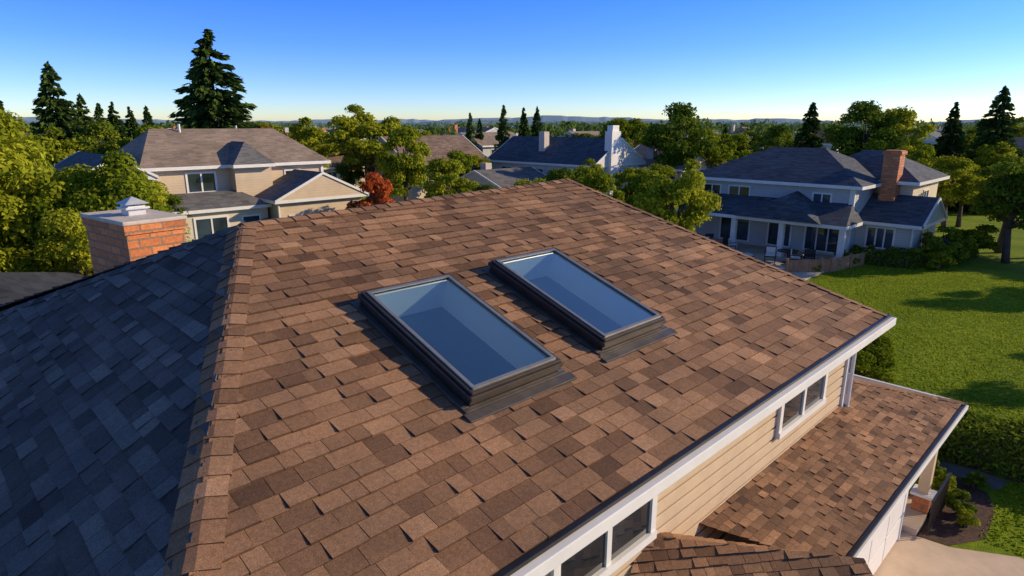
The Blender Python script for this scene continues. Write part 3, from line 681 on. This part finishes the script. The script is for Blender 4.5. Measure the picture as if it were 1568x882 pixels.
mk('mulch_bed',[(17.3,1.2,.01),(18.6,-4,.01),(20,-4,.01),(18.4,3.5,.01),(17.6,7,.01),(16.3,6.6,.01),(17.25,3.2,.01)],[tuple(range(7))],M_mulch)
mk('street',[(78,-60,.006),(85,-60,.006),(85,120,.006),(78,120,.006)],[(0,1,2,3)],plain('asphalt',(.05,.05,.052),.9,0,.2,2,.3))
rs=np.random.RandomState(77); n=150000
gx=12+30*rs.uniform(0,1,n)**1.4; gy=-6+22*rs.uniform(0,1,n)
keep=~((gx<14.2)&(gy<2.6))&~((gx<15)&(gy>2))&~((gx>13.4)&(gx<17.3)&(gy>1.25)&(gy<4.5))&~((gx>33)&(gy>12)); gx=gx[keep];gy=gy[keep];n=len(gx)
P=np.stack([gx,gy,np.full(n,.01)],1); az=rs.uniform(0,6.28,n); B_=np.stack([np.cos(az),np.sin(az),np.zeros(n)],1)*.028; T_=unit(np.stack([rs.normal(size=n)*.6,rs.normal(size=n)*.6,np.ones(n)],1))*(rs.uniform(.015,.04,n)[:,None])
V,_=quads_mesh(P,T_,B_,None)
me=build_np('lawn_grass',V,[M_grass],rs.uniform(0,1,n)); o=bpy.data.objects.new('lawn_grass',me); scene.collection.objects.link(o)
# ------------------------------------------------------------------ light
EL=math.radians(21); SAZ=math.radians(-35.3)
sd=Vector((math.cos(SAZ)*math.cos(EL),math.sin(SAZ)*math.cos(EL),math.sin(EL)))
sun=bpy.data.lights.new('sun','SUN'); sun.energy=5.0; sun.angle=math.radians(.5); sun.color=(1,.81,.54)
so=bpy.data.objects.new('sun',sun); scene.collection.objects.link(so); so.rotation_euler=sd.to_track_quat('Z','Y').to_euler()
w=bpy.data.worlds.new('World'); scene.world=w; w.use_nodes=True; nt=w.node_tree; nt.nodes.clear()
out=N(nt,'ShaderNodeOutputWorld'); bg=N(nt,'ShaderNodeBackground'); sky=N(nt,'ShaderNodeTexSky'); sky.sky_type='NISHITA'; sky.sun_disc=False
sky.sun_elevation=EL; sky.sun_rotation=math.atan2(sd.x,sd.y); sky.air_density=1.0; sky.dust_density=.4; sky.ozone_density=2.0
tc=N(nt,'ShaderNodeTexCoord'); vm=N(nt,'ShaderNodeVectorMath',operation='MULTIPLY'); vm.inputs[1].default_value=(1,1,2.0); nm=N(nt,'ShaderNodeVectorMath',operation='NORMALIZE')
nt.links.new(tc.outputs['Generated'],vm.inputs[0]); nt.links.new(vm.outputs[0],nm.inputs[0]); nt.links.new(nm.outputs[0],sky.inputs['Vector'])
sp=N(nt,'ShaderNodeSeparateXYZ'); nt.links.new(tc.outputs['Generated'],sp.inputs[0])
tr=ramp(nt,[(0,(.46,.47,.50)),(.05,(.34,.43,.64)),(.11,(.22,.38,.80)),(.18,(.15,.35,.86)),(.32,(.20,.31,.60)),(.6,(.24,.30,.41))]); nt.links.new(sp.outputs[2],tr.inputs[0])
cc=mix(nt,1,sky.outputs[0],tr.outputs[0],'MULTIPLY')
sc=N(nt,'ShaderNodeVectorMath',operation='SCALE'); sc.inputs['Scale'].default_value=2.7; nt.links.new(cc,sc.inputs[0])
nt.links.new(sc.outputs[0],bg.inputs[0]); bg.inputs[1].default_value=.14; nt.links.new(bg.outputs[0],out.inputs[0])
# ------------------------------------------------------------------ camera
cam=bpy.data.cameras.new('camera'); cam.sensor_width=36; cam.lens=36*960/1568; cam.clip_end=9000; cam.clip_start=.05
co=bpy.data.objects.new('camera',cam); scene.collection.objects.link(co); co.location=(0,0,8)
co.rotation_euler=(math.radians(90)-math.atan(251/960),0,math.radians(45.7-90)); scene.camera=co
scene.view_settings.view_transform='Standard'; scene.view_settings.look='None'; scene.view_settings.exposure=0
